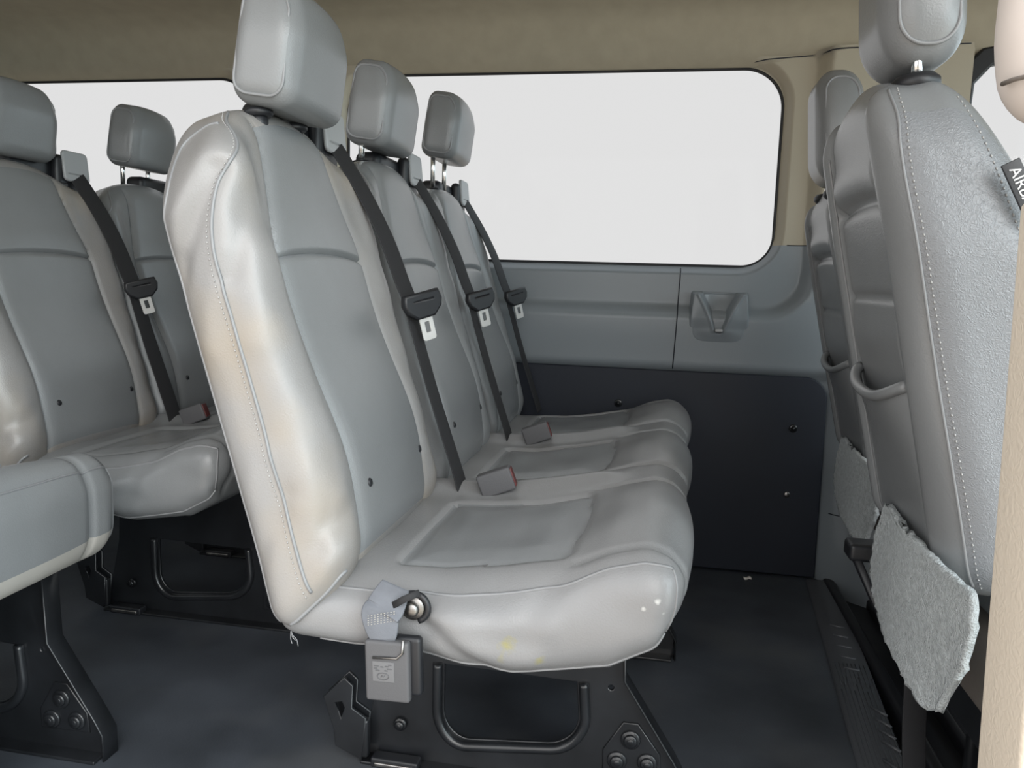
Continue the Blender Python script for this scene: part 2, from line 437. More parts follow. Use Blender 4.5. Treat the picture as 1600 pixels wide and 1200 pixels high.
def recess_holder():
    # cup pocket moulded into the sill: a block level with the lower panel, with a flared V hollowed out of it
    us = np.linspace(.070, .270, 126); zs = np.linspace(.650, .822, 108)
    U, Z = np.meshgrid(us, zs, indexing='ij')
    A = np.abs(U - .168); base = wall_y(U, Z)
    blk = smooth(.004, -.004, A - (.078 - .10 * np.clip(Z - .76, 0, 1))) * smooth(.806, .798, Z) * smooth(.70, .735, Z)
    bib = np.exp(-(((U - .168) / .055) ** 4)) * smooth(.66, .70, Z) * (1 - smooth(.74, .80, Z))
    y = base * (1 - blk) + np.minimum(base, 2.221) * blk - .013 * bib - .006 * blk
    t_ = np.clip((Z - .694) / (.800 - .694), 0, 1)
    wv = .008 + .047 * t_ ** 1.3
    rim = np.exp(-((A - wv - .007) / .0045) ** 2) * smooth(.688, .70, Z) * smooth(.806, .800, Z)
    y = y - .004 * rim
    hol = smooth(.004, -.012, A - wv) * smooth(.689, .699, Z) * smooth(.806, .799, Z)
    y = y + hol * np.where(Z < .803, .050 * (1 - .45 * (A / .055) ** 2), 0)
    feat = np.maximum(np.maximum(blk, bib), np.maximum(rim, hol))
    y = y + .004 * smooth(.10, .02, feat)
    edge = np.minimum(np.minimum(U - .070, .270 - U), np.minimum(Z - .650, .822 - Z))
    y = np.where(edge < .004, base + .004, y)
    P = np.stack([U, y, Z], -1).reshape(-1, 3); n, m = U.shape
    idx = np.arange(n * m).reshape(n, m)
    Fc = np.stack([idx[:-1, :-1], idx[1:, :-1], idx[1:, 1:], idx[:-1, 1:]], -1).reshape(-1, 4)
    return mesh('cup_holder', P, Fc)
ch = obj('cup_holder', recess_holder(), 'wall', wall)
ch['label'] = 'moulded grey cup pocket under the window sill'
obj('slot_lip', bxm('slot_lip', [((.158, 2.196, .696), (.178, 2.215, .704), .002)]), 'greyplast', ch)

# dark board on the lower wall, with screws
bo = [(-1.3, .012), (.474, .012)] + rrect(-1.3, .468, .0, .576, .058, 10)[22:33] + [(-1.3, .580)]
dk = obj('trim_2', plate('trim_2', [bo], .012, .003, to=lambda x, y, z: (x, 2.236 + z, y)), 'board', kind='structure')
dk['label'] = 'dark board on the lower wall'
for x, z in ((-.098, .478), (.388, .435), (-.62, .478)):
    obj('screw', mesh('screw', *join([cyl((x, 2.232, z), (0, -1, 0), .0115, .006, 16), cyl((x, 2.227, z), (0, -1, 0), .007, .006, 12, .003)])), 'metal', dk)
obj('screw', mesh('screw', *cyl((.385, 2.232, .245), (0, -1, 0), .0085, .005, 14)), 'bare', dk)

# windows: gasket and pane
for k, (x0, x1, z0, z1, r) in WIN.items():
    fr = obj('window_%d' % k, tubem('window', [(x, 2.304, z) for x, z in rrect(x0, x1, z0, z1, r, 14)], .0045, 8, True), 'gasket', kind='structure')
    obj('pane', plate('pane', [rrect(x0 - .01, x1 + .01, z0 - .01, z1 + .01, .09, 10)], .004, .001, to=lambda x, y, z: (x, 2.32 + z, y)), 'glass', fr)
# front side window with its thick black frame, and the panel under it
fo = [(.725, .96), (1.75, .96), (1.75, 1.452), (.85, 1.452), (.785, 1.44), (.74, 1.39)]
fi = [(.752, .985), (1.72, .985), (1.72, 1.420), (.865, 1.420), (.805, 1.408), (.765, 1.36)]
fr = obj('window_3', plate('window_3', [fo, fi], .03, .006, to=lambda x, y, z: (x, 2.272 + z, y)), 'gasket', kind='structure')
obj('pane', plate('pane', [fi], .004, .001, to=lambda x, y, z: (x, 2.275 + z, y)), 'glass', fr)
obj('trim_3', bxm('trim_3', [((.745, 2.20, -.1), (1.8, 2.30, .965), .02)]), 'wall', kind='structure')

# headliner: one folded section along the whole roof
prof = spline([(2.312, 1.414), (2.292, 1.422), (2.268, 1.438), (2.250, 1.462), (2.232, 1.498), (2.212, 1.532), (2.17, 1.556), (2.08, 1.572), (1.7, 1.592), (1.1, 1.592), (.70, 1.565), (.55, 1.52), (.50, 1.46)], 5)
xs = np.linspace(WX0, WX1, 40)
hl = heightgrid('ceiling', xs, range(len(prof)), lambda x, j: (x, prof[j][0] if len(prof[j]) == 2 else prof[j][0], prof[j][1]))
ce = obj('ceiling', hl, 'cream', kind='structure'); solid(ce, .02, -1)

# rear wall, near wall with the door opening, front bulkhead below the windscreen
obj('wall_back', bxm('wall_back', [((-2.80, .45, -.05), (-2.75, 2.35, 1.6), .01)]), 'wall', kind='structure')
obj('wall_right', bxm('wall_right', [((-2.78, .42, -.05), (-1.05, .50, .87), .012), ((-2.78, .42, 1.40), (-1.05, .50, 1.6), .012),
                                      ((-1.22, .42, .86), (-1.05, .50, 1.41), .012), ((-2.78, .42, .86), (-2.4, .50, 1.41), .012)]), 'wall', kind='structure')
obj('wall_front', bxm('wall_front', [((1.55, .45, -.2), (1.9, 2.35, .85), .06)]), 'black', kind='structure')

# floor
fl = heightgrid('floor', np.linspace(-2.78, .50, 60), np.linspace(.42, 2.30, 40), lambda x, y: (min(x, .40 + .115 * (y - 1.36)) if x > .3 else x, y, .0))
f_ = obj('floor', fl, 'rubber', kind='structure'); solid(f_, .03, -1)
cf = obj('trim_4', bxm('trim_4', [((.30, .45, -.09), (1.9, 2.30, -.035), .01), ((.50, .60, -.04), (.53, 2.24, .012), .01), ((.60, .60, -.04), (.62, 2.24, -.01), .008)]), 'black', kind='structure')
cf['label'] = 'black moulded cab floor beyond the ribbed strip'

# ribbed step strip along the edge of the raised floor
def edge_x(y): return .383 + (.454 - .383) * (y - 1.336) / (2.238 - 1.336)
def right_x(y): return edge_x(y) + .083
ys = np.linspace(.62, 2.225, 80)
sv = []
for y in ys:
    a, b = edge_x(y), right_x(y)
    sv += [(a, y, .0005), (a + .003, y, .006), (b - .004, y, .006), (b, y, .002), (b + .006, y, -.04)]
sf = [(i * 5 + k, i * 5 + k + 1, (i + 1) * 5 + k + 1, (i + 1) * 5 + k) for i in range(len(ys) - 1) for k in range(4)]
st = obj('trim_5', mesh('trim_5', sv, sf), 'sill', kind='structure'); st['label'] = 'ribbed black step strip along the floor edge'
ribs = []
for k in range(9):
    d = .010 + .0085 * k
    ribs.append(tube([(edge_x(y) + d, y, .0062) for y in np.linspace(.7, 1.60 + .03 * (k % 3), 30)], .0015, 6))
for k in range(8):
    d = .012 + .0085 * k
    ribs.append(tube([(edge_x(y) + d, y, .0062) for y in np.linspace(1.62, 1.72, 6)], .0013, 6))
obj('ribs', mesh('ribs', *join(ribs)), 'sill', st)
bars = []
for k in range(5):
    y = 1.70 + .055 * k
    bars.append(tube([(edge_x(y) + .026, y, .0065), (edge_x(y) + .058, y - .012, .0075)], .003, 6))
for k in range(4):
    y = 1.54 - .04 * k
    bars.append(tube([(edge_x(y) + .055, y, .0072), (edge_x(y) + .078, y - .03, .0078)], .003, 6))
for k in range(5):
    y = 1.36 - .035 * k
    bars.append(tube([(edge_x(y) + .045, y, .0072), (edge_x(y) + .078, y - .05, .0078)], .003, 6))
obj('tread_bars', mesh('tread_bars', *join(bars)), 'sill', st)

def shear_jamb():
    v, f = softbox((.2205, .462, -.15), (.46, .52, .875), .004)
    v = V(v); v[:, 0] -= .034 * (v[:, 2] - .52) * (v[:, 0] < .4)
    return mesh('trim_6', v, f)
# door jamb at the right edge of the opening, upper cover above it
jm = obj('trim_6', shear_jamb(), 'jamb', kind='structure')
jm['label'] = 'cream grained trim at the right edge of the door opening'
P, Fc = boxgrid((.180, .47, .914), (.40, .53, 1.30), .008)
pos, nn = rnd(P, (.180, .47, .914), (.40, .53, 1.30), .029)
pos[:, 0] += .006 * smooth(.97, .92, pos[:, 2]) - .004 * smooth(1.0, 1.1, pos[:, 2])
uc = obj('trim_7', mesh('trim_7', pos, Fc), 'cover', kind='structure')
obj('cover_joint', tubem('cover_joint', [(.1825, .494, .937), (.1845, .484, .937), (.190, .4755, .937), (.2, .4712, .937), (.38, .4705, .937)], .0013, 6), 'brown', uc)

# ------------------------------------------------------------------ bench seats
E1 = V([-.28, 0, .96]); E2 = V([.96, 0, .28]); BO = V([-.459, 0, .367])
HW, HS, TH = .217, .665, .115
def back_fn(P, near, want_n=False):
    lo, hi = (-HW, 0, 0), (HW, HS, TH)
    pos, n = rnd(P, lo, hi, (.05, .055, .045))
    a, s, c = pos.T.copy(); t_ = s / HS; A = np.abs(a) / HW
    wf = smooth(.2, .9, n[:, 2])
    bol = smooth(.62, .95, A)
    c = c * (1 + .18 * bol)
    ins = 1 - bol
    c += wf * ins * .022 * np.exp(-((s - .17) / .14) ** 2)
    ws = .140 - .040 * smooth(.44, .64, s)
    aa = np.abs(a)
    fade = smooth(.0, .03, s) * smooth(.66, .62, s)
    c -= wf * (.006 * np.exp(-((aa - ws) / .0035) ** 2) + .004 * np.exp(-((aa - ws) / .012) ** 2)) * fade
    inr = smooth(.003, -.004, aa - ws)
    c -= wf * .008 * np.exp(-((s - .462) / .003) ** 2) * inr
    c += wf * inr * (.007 * (1 - (aa / ws) ** 2) + .002 * np.exp(-((s - .49) / .03) ** 2) + .001 * np.exp(-((s - .435) / .03) ** 2))
    # soft creases in the bolsters
    c += wf * bol * .0025 * np.sin(a * 60 + s * 23) * np.sin(s * 31 + 1)
    s = s + (.018 * (1 - A ** 2) - .066 * A ** 2.4 - .040 * smooth(.5, 1, A) * smooth(.11, .0, c)) * smooth(.55, 1, t_)
    s = s + (-.030 + .080 * np.clip(c / .13, 0, 1.1)) * (1 - t_) ** 3
    a = a * (1 + .015 * np.sin(math.pi * np.clip(t_, 0, 1)))
    if near:
        sw = smooth(.1, .8, -n[:, 0])
        d = np.zeros_like(a)
        for (c0, s0, c1, s1, dep, wd) in ((.0, .44, .10, .565, -.011, .016), (.03, .50, .11, .60, .006, .022), (.03, .37, .09, .47, .004, .02),
                                          (.09, .44, .15, .56, -.006, .012), (.10, .36, .15, .46, .003, .02), (.10, .10, .15, .18, -.004, .014),
                                          (.09, .16, .15, .25, .003, .02), (.0, .08, .08, .17, -.004, .016), (.0, .16, .07, .22, .003, .02), (.05, .0, .12, .1, .004, .02)):
            L = math.hypot(c1 - c0, s1 - s0); ux, uy = (c1 - c0) / L, (s1 - s0) / L
            al = np.clip((c - c0) * ux + (s - s0) * uy, 0, L)
            dd = np.hypot(c - c0 - al * ux, s - s0 - al * uy)
            d += dep * np.exp(-(dd / wd) ** 2)
        d += .002 * np.sin(s * 14 + 1.3) + .002 * np.sin(c * 40 + s * 9)
        a = a - sw * d * smooth(.0, .035, c) - sw * .006
        a -= sw * .010 * smooth(.16, .0, s) * smooth(.1, .0, c)
        frontb = bol * (a < 0) * wf
        c += frontb * (.006 * np.sin(s * 42 + 2) * np.exp(-((s - .52) / .09) ** 2) - .006 * np.exp(-((s - .12 - .4 * (a + .2)) / .018) ** 2))
    out = a[:, None] * V([0, 1, 0]) + s[:, None] * E1 + c[:, None] * E2
    return out

def back_meshes(near):
    P, Fc = boxgrid((-HW, 0, 0), (HW, HS, TH), (.0042, .0042, .0058))
    W = back_fn(P, near)
    fc = P[Fc].mean(1)
    front = fc[:, 2] > TH - 1e-6
    ws = .140 - .040 * smooth(.44, .64, fc[:, 1])
    inn = front & (np.abs(fc[:, 0]) < ws) & (fc[:, 1] > .02) & (fc[:, 1] < .635)
    lowm = inn & (fc[:, 1] < .462); upm = inn & ~lowm
    return [mesh(n, *sub(W, Fc, m_)) for n, m_ in (('backrest', ~inn), ('center_panel', lowm), ('shoulder_panel', upm))]

def path(near, pts, off=.0):
    P = resample(pts, .004)
    return back_fn(P, near)

BM = {k: back_meshes(k) for k in (True, False)}
def back_extra(near):
    d = {}
    eps = .0
    # side piping: runs up the side then bends to the front at the top
    side = [(-HW, .03, .066), (-HW, .10, .062), (-HW, .30, .064), (-HW, .50, .068), (-HW, .57, .075), (-HW, .615, .09), (-HW + .03, HS - .03, .108), (-HW + .07, HS, .100), (-HW + .105, HS, .085)]
    pv = path(near, spline(side, 8))
    nrm = V([0, -1, 0])
    d['piping'] = [tube(pv + nrm * .0005, .0022, 7)]
    sh = V(spline(side, 8)); sh[:, 2] -= .007
    d['stitching'] = [stitches(path(near, sh) + nrm * .0006)]
    if near:
        fs = [(-(.140 - .040 * float(smooth(.44, .64, V(s)))) - .003, s, TH) for s in np.linspace(.03, .645, 70)]
        d['piping'].append(tube(path(near, fs) + E2 * .0004, .0012, 6))
        rear = [(-HW + .012, .02, 0), (-HW + .012, .3, 0), (-HW + .012, .56, 0), (-HW + .014, HS - .02, 0.02), (-HW + .05, HS, .04), (-HW + .055, HS, .09)]
        d['piping'].append(tube(path(near, spline(rear, 8)), .002, 6))
        bot = [(-HW, .0, .02), (-HW, .0, .06), (-HW, .0, TH - .012), (-HW + .01, .0, TH)]
        d['piping'].append(tube(path(near, spline(bot, 8)), .0026, 6))
    return {k: M2(k, v) for k, v in d.items()}
BX = {k: back_extra(k) for k in (True, False)}

HR = (.092, .150, .090)
def head_fn(P):
    pos, n = rnd(P, (-HR[0], 0, 0), HR, .026)
    a, h, c = pos.T.copy()
    a = a * (1 - .10 * smooth(.5, 1.0, h / HR[1]))
    fr = smooth(.1, .9, n[:, 2])
    c = c + fr * .005 * (1 - (a / HR[0]) ** 2) - .02 * smooth(.6, 1.05, h / HR[1]) * (c / HR[2])
    sd = smooth(.3, .95, np.abs(n[:, 0]))
    a = a + np.sign(a) * sd * .005 * (1 - ((h - .075) / .075) ** 2)
    h = h - .012 * (c / HR[2]) + .010 * (1 - (a / .1) ** 2) * smooth(.5, 1, h / HR[1])
    return np.stack([c + .14 * h - .046, a, h], 1)
def head_loop(sg):
    loop = rrect(.007, HR[1] - .007, .006, HR[2] - .006, .026, 7)      # h, c
    return V([(sg * HR[0], h, c) for h, c in loop])
P, Fc = boxgrid((-HR[0], 0, 0), HR, .006)
Wd = head_fn(P); fc = P[Fc].mean(1)
sdm = {}
for sg in (-1, 1):
    sdm[sg] = (np.sign(fc[:, 0]) == sg) & (np.abs(fc[:, 0]) > HR[0] - 1e-6) & (sd_rr(fc[:, 1], fc[:, 2], .007, HR[1] - .007, .006, HR[2] - .006, .026) < 0)
HM = dict(body=mesh('headrest', *sub(Wd, Fc, ~(sdm[-1] | sdm[1]))))
for sg in (-1, 1):
    HM[sg] = mesh('side_pad', *sub(Wd, Fc, sdm[sg]))
    lp = head_fn(head_loop(sg)); HM['p', sg] = mesh('piping', *tube(resample(np.concatenate([lp, lp[:1]]), .004)[:-1] + V([0, sg * .0006, 0]), .0021, 7, True))
def head_post(L, y): return mesh('post', *tube([(-.018, y, .03), (-.018, y, -L + .030)], .0058, 12))
def collar_mesh(y, L):
    return mesh('guide_collar', *join([cyl((-.018, y, -L - .006), (-.08, 0, .99), .0195, .010, 22), cyl((-.018, y, -L - .026), (0, 0, 1), .0125, .022, 16)]))

def belt_meshes():
    # measured on the nearest belt; local to y = seat centre 1.07
    p = spline([(-.543, 1.247, 1.036), (-.526, 1.25, 1.01), (-.490, 1.258, .95), (-.455, 1.264, .88), (-.428, 1.268, .81), (-.412, 1.27, .775)], 8)
    q = spline([(-.418, 1.272, .775), (-.402, 1.273, .72), (-.378, 1.274, .64), (-.352, 1.276, .56), (-.328, 1.276, .49), (-.316, 1.276, .452)], 8)
    p[:, 1] -= 1.07; q[:, 1] -= 1.07
    w1 = np.stack([np.full(len(p), .28), np.full(len(p), .95), np.zeros(len(p))], 1)
    w2 = np.stack([np.full(len(q), .12), np.full(len(q), .98), np.zeros(len(q))], 1)
    r1 = ribbon(p, w1, .044, .0022); r2 = ribbon(q, w2, np.linspace(.040, .046, len(q)), .0022)
    # tongue, facing forward
    c = V([-.392, .198, .772]); dn = V([.20, .16, -.96]); dn /= np.linalg.norm(dn)
    sd = V([.62, .72, .30]); sd -= sd.dot(dn) * dn; sd /= np.linalg.norm(sd); nn_ = np.cross(sd, dn)
    fr = lambda x, y, z: tuple(c + sd * x - dn * y + nn_ * z)
    cov = plate('tongue_cover', [[(-.031, .020), (.031, .020), (.034, .008), (.030, -.004), (.016, -.016), (-.016, -.016), (-.030, -.004), (-.034, .008)],
                                 [(-.022, .013), (.022, .013), (.022, .0075), (-.022, .0075)]], .016, .004, to=fr)
    ton = plate('tongue', [rrect(-.0125, .0125, -.058, -.010, .004, 4), rrect(-.0055, .0055, -.046, -.026, .002, 3)], .003, .0008, to=fr)
    return mesh('seat_belt', *join([r1, r2])), cov, ton
BELT = belt_meshes()

def retractor():
    hs = bxm('retractor_housing', [((-.105, .010, -.125), (-.050, .205, .045), .016), ((-.055, .125, -.10), (-.030, .205, .052), .012)])
    fr = lambda x, y, z: (-.0255 + z - .10 * y, x, y)
    bz = plate('belt_bezel', [rrect(.142, .216, -.004, .060, .008, 5), rrect(.148, .200, .008, .013, .002, 3)], .008, .003, to=fr)
    bt = bxm('retractor_button', [((-.034, .112, -.035), (-.022, .148, -.012), .004)])
    return hs, bz, bt
RET = retractor()

def buckle_meshes():
    b = bxm('buckle', [((-.024, -.013, -.032), (.016, .013, .028), .004)])
    t_ = bxm('release_button', [((-.020, -.010, .026), (.012, .010, .030), .0015)])
    return b, t_
BUC = buckle_meshes()

def cushion_fn(P, y0, y1, centers, square=False):
    lo, hi = V([-.465, y0, .34]), V([.052, y1, .47])
    pos, n = rnd(P, lo, hi, (.045, .045, .042))
    x, y, z = pos.T.copy()
    wt = (z - .34) / .13
    zt = np.interp(x, [-.42, -.33, -.25, -.17, -.1, -.04, 0, .03, .06], [.452, .452, .456, .468, .484, .503, .512, .509, .498])
    zb = np.interp(x, [-.42, -.27, -.15, -.035, .016, .05], [.353, .347, .335, .354, .384, .412]) if not square else np.full_like(x, .332)
    top = smooth(.1, .9, n[:, 2]); fr = smooth(.2, .9, n[:, 0]); tf = np.clip(top + fr, 0, 1)
    disp = np.zeros_like(x)
    bounds = [(centers[i] + centers[i + 1]) / 2 for i in range(len(centers) - 1)]
    rear = smooth(-.03, -.10, x)
    zt = zt + 0
    for b in bounds:
        disp += .017 * np.exp(-((y - b) / .034) ** 2) * rear * top
    for e in (y0, y1):
        zt = zt - .014 * np.exp(-((y - e) / .055) ** 2) * rear
    for c in centers:
        u = np.abs(y - c)
        sdf = sd_rr(x, y, -.325, -.085, c - .148, c + .148, .02)
        sdf = sdf - .012 * np.cos((y - c) * 9) * (x > -.2) + .012
        disp -= .006 * np.exp(-(sdf / .0042) ** 2) * top
        disp += .005 * smooth(0, -.05, sdf) * top
        disp -= .004 * smooth(.004, -.004, sdf) * top
        gro = np.exp(-((u - .162) / .006) ** 2) * smooth(-.10, -.07, x)
        disp -= .006 * gro * tf
        disp += .010 * (1 - np.clip(u / .16, 0, 1) ** 2) * smooth(-.09, -.02, x) * tf
    disp += .0015 * np.sin(y * 37 + x * 11) * np.sin(x * 29) * top
    z = zb + wt * (zt - zb)
    x = x + (.045 * np.clip((y - .95) / 1.25, 0, 1)) * np.clip((x + .4) / .45, 0, 1)
    x = x - fr * (.003 if square else .013) * smooth(.55, 0, wt)
    out = np.stack([x, y, z], 1) + n * disp[:, None]
    # bulging near side, with folds radiating from the hinge bolt
    sn = smooth(.2, .9, -n[:, 1])
    xx = pos[:, 0]
    d = .012 * np.sin(np.clip(wt, 0, 1) * math.pi)
    d = d + .006 * np.exp(-((xx + .21 + .25 * (wt - .5) * .13) / .03) ** 2) - .007 * np.exp(-((xx + .265) / .03) ** 2) - .004 * np.exp(-((xx + .16 - .05 * wt) / .02) ** 2) * smooth(.2, .6, wt)
    for (xa, wa, xb, wb, dep, wd) in ((-.262, .62, -.185, .12, -.009, .014), (-.255, .72, -.11, .60, .006, .018), (-.285, .55, -.33, .05, -.006, .016),
                                      (-.235, .45, -.13, .28, .007, .020), (-.06, .75, .03, .35, -.003, .018)):
        za, zb_ = wa * .13, wb * .13; L = math.hypot(xb - xa, zb_ - za); ux, uz = (xb - xa) / L, (zb_ - za) / L
        al = np.clip((xx - xa) * ux + (wt * .13 - za) * uz, 0, L)
        d = d + dep * np.exp(-(np.hypot(xx - xa - al * ux, wt * .13 - za - al * uz) / wd) ** 2) * (sn > 0) * (y0 == .868)
    out[:, 1] -= sn * d
    return out

def cushion_meshes(y0, y1, centers, square=False):
    P, Fc = boxgrid((-.465, y0, .34), (.052, y1, .47), (.0062, .0068, .0085))
    W = cushion_fn(P, y0, y1, centers, square)
    fc = P[Fc].mean(1)
    topm = fc[:, 2] > .47 - 1e-6
    ins = []
    used = np.zeros(len(Fc), bool)
    for c in centers:
        sdf = sd_rr(fc[:, 0], fc[:, 1], -.325, -.085, c - .148, c + .148, .02) - .012 * np.cos((fc[:, 1] - c) * 9) * (fc[:, 0] > -.2) + .012
        m_ = topm & (sdf < 0); used |= m_; ins.append(mesh('insert_panel', *sub(W, Fc, m_)))
    return W, Fc, P, used, ins

def edge_path(pts, y0, y1, centers, square=False): return cushion_fn(resample(pts, .005), y0, y1, centers, square)

def leg_meshes():
    outer = [(-.455, .0), (.072, .0), (.074, .045), (.060, .070), (-.022, .195), (-.028, .345), (-.415, .345), (-.425, .17), (-.452, .05)]
    hole = [(-.318, .185)] + [(-.318 + .045 * (1 - math.cos(a)), .105 - .05 * math.sin(a)) for a in np.linspace(0, math.pi / 2, 8)] + \
           [(-.145 + .055 * math.sin(a), .120 - .052 * math.cos(a)) for a in np.linspace(.1, math.pi / 2, 8)] + [(-.095, .182)]
    sm = lambda k: (-.041 + .006 * math.cos(k), .178 + .006 * math.sin(k))
    sml = [sm(k) for k in np.linspace(0, 2 * math.pi, 10, endpoint=False)]
    pl = plate('leg', [outer, hole, sml], .006, .0015)
    hc = V([-.206, .135]); hp = [(x + .010 * (x - hc[0]) / .11, -.006, z + .012 * min(0, (z - .10) / .05)) for x, z in hole]
    rim = tube(resample(hp, .006), .0085, 10)
    fl = ribbon([(-.024, .0, .33), (-.020, .0, .198), (.062, .0, .072), (.077, .0, .045), (.078, 0, .0)], (0, 1, 0), .036, .004)
    foot = softbox((-.455, -.03, 0), (.07, .03, .006), .002)
    return pl, mesh('hole_rim', *rim), mesh('flange', *join([fl, foot]))
LEG = leg_meshes()
def bolt_mesh(x, z, r=.011):
    return mesh('bolt', *join([cyl((x, -.002, z), (0, -1, 0), r * 1.45, .005, 18), cyl((x, -.006, z), (0, -1, 0), r, .006, 16), cyl((x, -.011, z), (0, -1, 0), r * .5, .002, 8)]))
BOLTS = [bolt_mesh(-.006, .096), bolt_mesh(-.026, .057), bolt_mesh(.022, .060), bolt_mesh(-.392, .068, .008)]
def pad_mesh():
    p = plate('bolt_plate', [[(-.047, .040), (.043, .042), (.040, .075), (.004, .122), (-.018, .122), (-.048, .072)]], .004, .0018)
    return p
PADM = pad_mesh()
def latch_meshes():
    a = plate('floor_latch', [[(-.497, .030), (-.452, .012), (-.445, .085), (-.470, .100), (-.468, .14), (-.482, .152), (-.518, .115), (-.500, .058)],
                              [(-.500, .108), (-.485, .112), (-.480, .100), (-.488, .075)]], .006, .0015)
    return a
LATCH = latch_meshes()
LATCHP = bxm('latch_pawl', [((-.470, -.012, .012), (-.440, .004, .082), .006)])
CLIP = bxm('floor_clip', [((-.435, -.035, .0), (-.352, -.010, .018), .004)])
CLIPW = bxm('clip_face', [((-.428, -.038, .004), (-.36, -.033, .012), .0025)])

def near_side_buckle(par, dx):
    L = lambda *a: tuple(V(a) - V(dx))
    p = spline([(-.292, .852, .452), (-.300, .838, .430), (-.304, .832, .42), (-.300, .832, .390)], 8)
    st_ = obj('buckle_strap', mesh('buckle_strap', *ribbon(p - V(dx), (1, .0, .1), V([.030 + .020 * math.sin(math.pi * min(1, (k + 1.5) / len(p)) ) ** .6 for k in range(len(p))]), .004)), 'web_grey', par)
    st_['label'] = 'faded grey hanging strap'
    sts = []
    for k in range(5):
        y = .412 + .0028 * k
        sts += [stitches([(-.318 - dx[0], .829, y - .003 ), (-.286 - dx[0], .829, y + .006)], .004, .003, .0008)]
    v_, f_2 = join(sts); v_ = [(a, b - dx[1], c - dx[2]) for a, b, c in v_]
    obj('stitching', mesh('stitching', v_, f_2), 'beige', st_)
    b = V([-.290, .832, .352])
    rot = Matrix.Rotation(math.radians(-9), 4, 'Y')
    bk = obj('buckle', bxm('buckle', [((-.031, -.006, -.036), (.024, .006, .040), .004)]), 'buckle', par, loc=L(*b)); bk.rotation_euler = (0, math.radians(-2), 0)
    obj('buckle_back', bxm('buckle_back', [((-.022, .005, -.033), (.036, .019, .042), .006)]), 'black', bk)
    obj('strap_loop', tubem('strap_loop', [(-.020, -.0075, .020), (.010, -.0075, .021), (.017, -.0075, .028), (.018, -.006, .044)], .0016, 7), 'bare', bk)
    lb = obj('label_patch', bxm('label_patch', [((-.021, -.0066, -.010), (.006, -.0058, .015), .0003)]), 'faint', bk)
    marks = [softbox((x, -.0072, z), (x + w_, -.0064, z + h), .0002) for x, z, w_, h in ((-.019, .006, .004, .0012), (-.019, .009, .006, .0012), (-.017, .0035, .005, .0012), (-.011, .008, .004, .0012), (-.005, .009, .004, .0012), (-.003, .006, .006, .0012), (-.006, .0035, .004, .0012), (-.001, .011, .004, .0012))]
    marks.append(tube([(-.008 + .007 * math.cos(k), -.0068, -.003 + .0042 * math.sin(k)) for k in np.linspace(0, 2 * math.pi, 20, endpoint=False)], .0006, 5, True))
    marks.append(tube([(-.0105, -.0068, -.004), (-.009, -.0068, -.0015), (-.0075, -.0068, -.004), (-.006, -.0068, -.002)], .0005, 5))
    obj('printed_marks', mesh('printed_marks', *join(marks)), 'buckle', lb)
    # hinge bolt with tie
    hb = obj('hinge_bolt', mesh('hinge_bolt', *join([cyl(L(-.272, .862, .424), (0, -1, 0), .016, .008, 22), cyl(L(-.272, .856, .424), (0, -1, 0), .0095, .010, 16)])), 'bare', par)
    obj('bolt_collar', tubem('bolt_collar', [L(-.270 + .0175 * math.cos(k), .856, .425 + .0175 * math.sin(k)) for k in np.linspace(-1.2, 2.6, 16)], .004, 8), 'black', hb)
    obj('tie', mesh('tie', *ribbon([L(-.290, .838, .433), L(-.276, .832, .444), L(-.258, .838, .452)], (0, .2, 1), .008, .003)), 'web', hb)

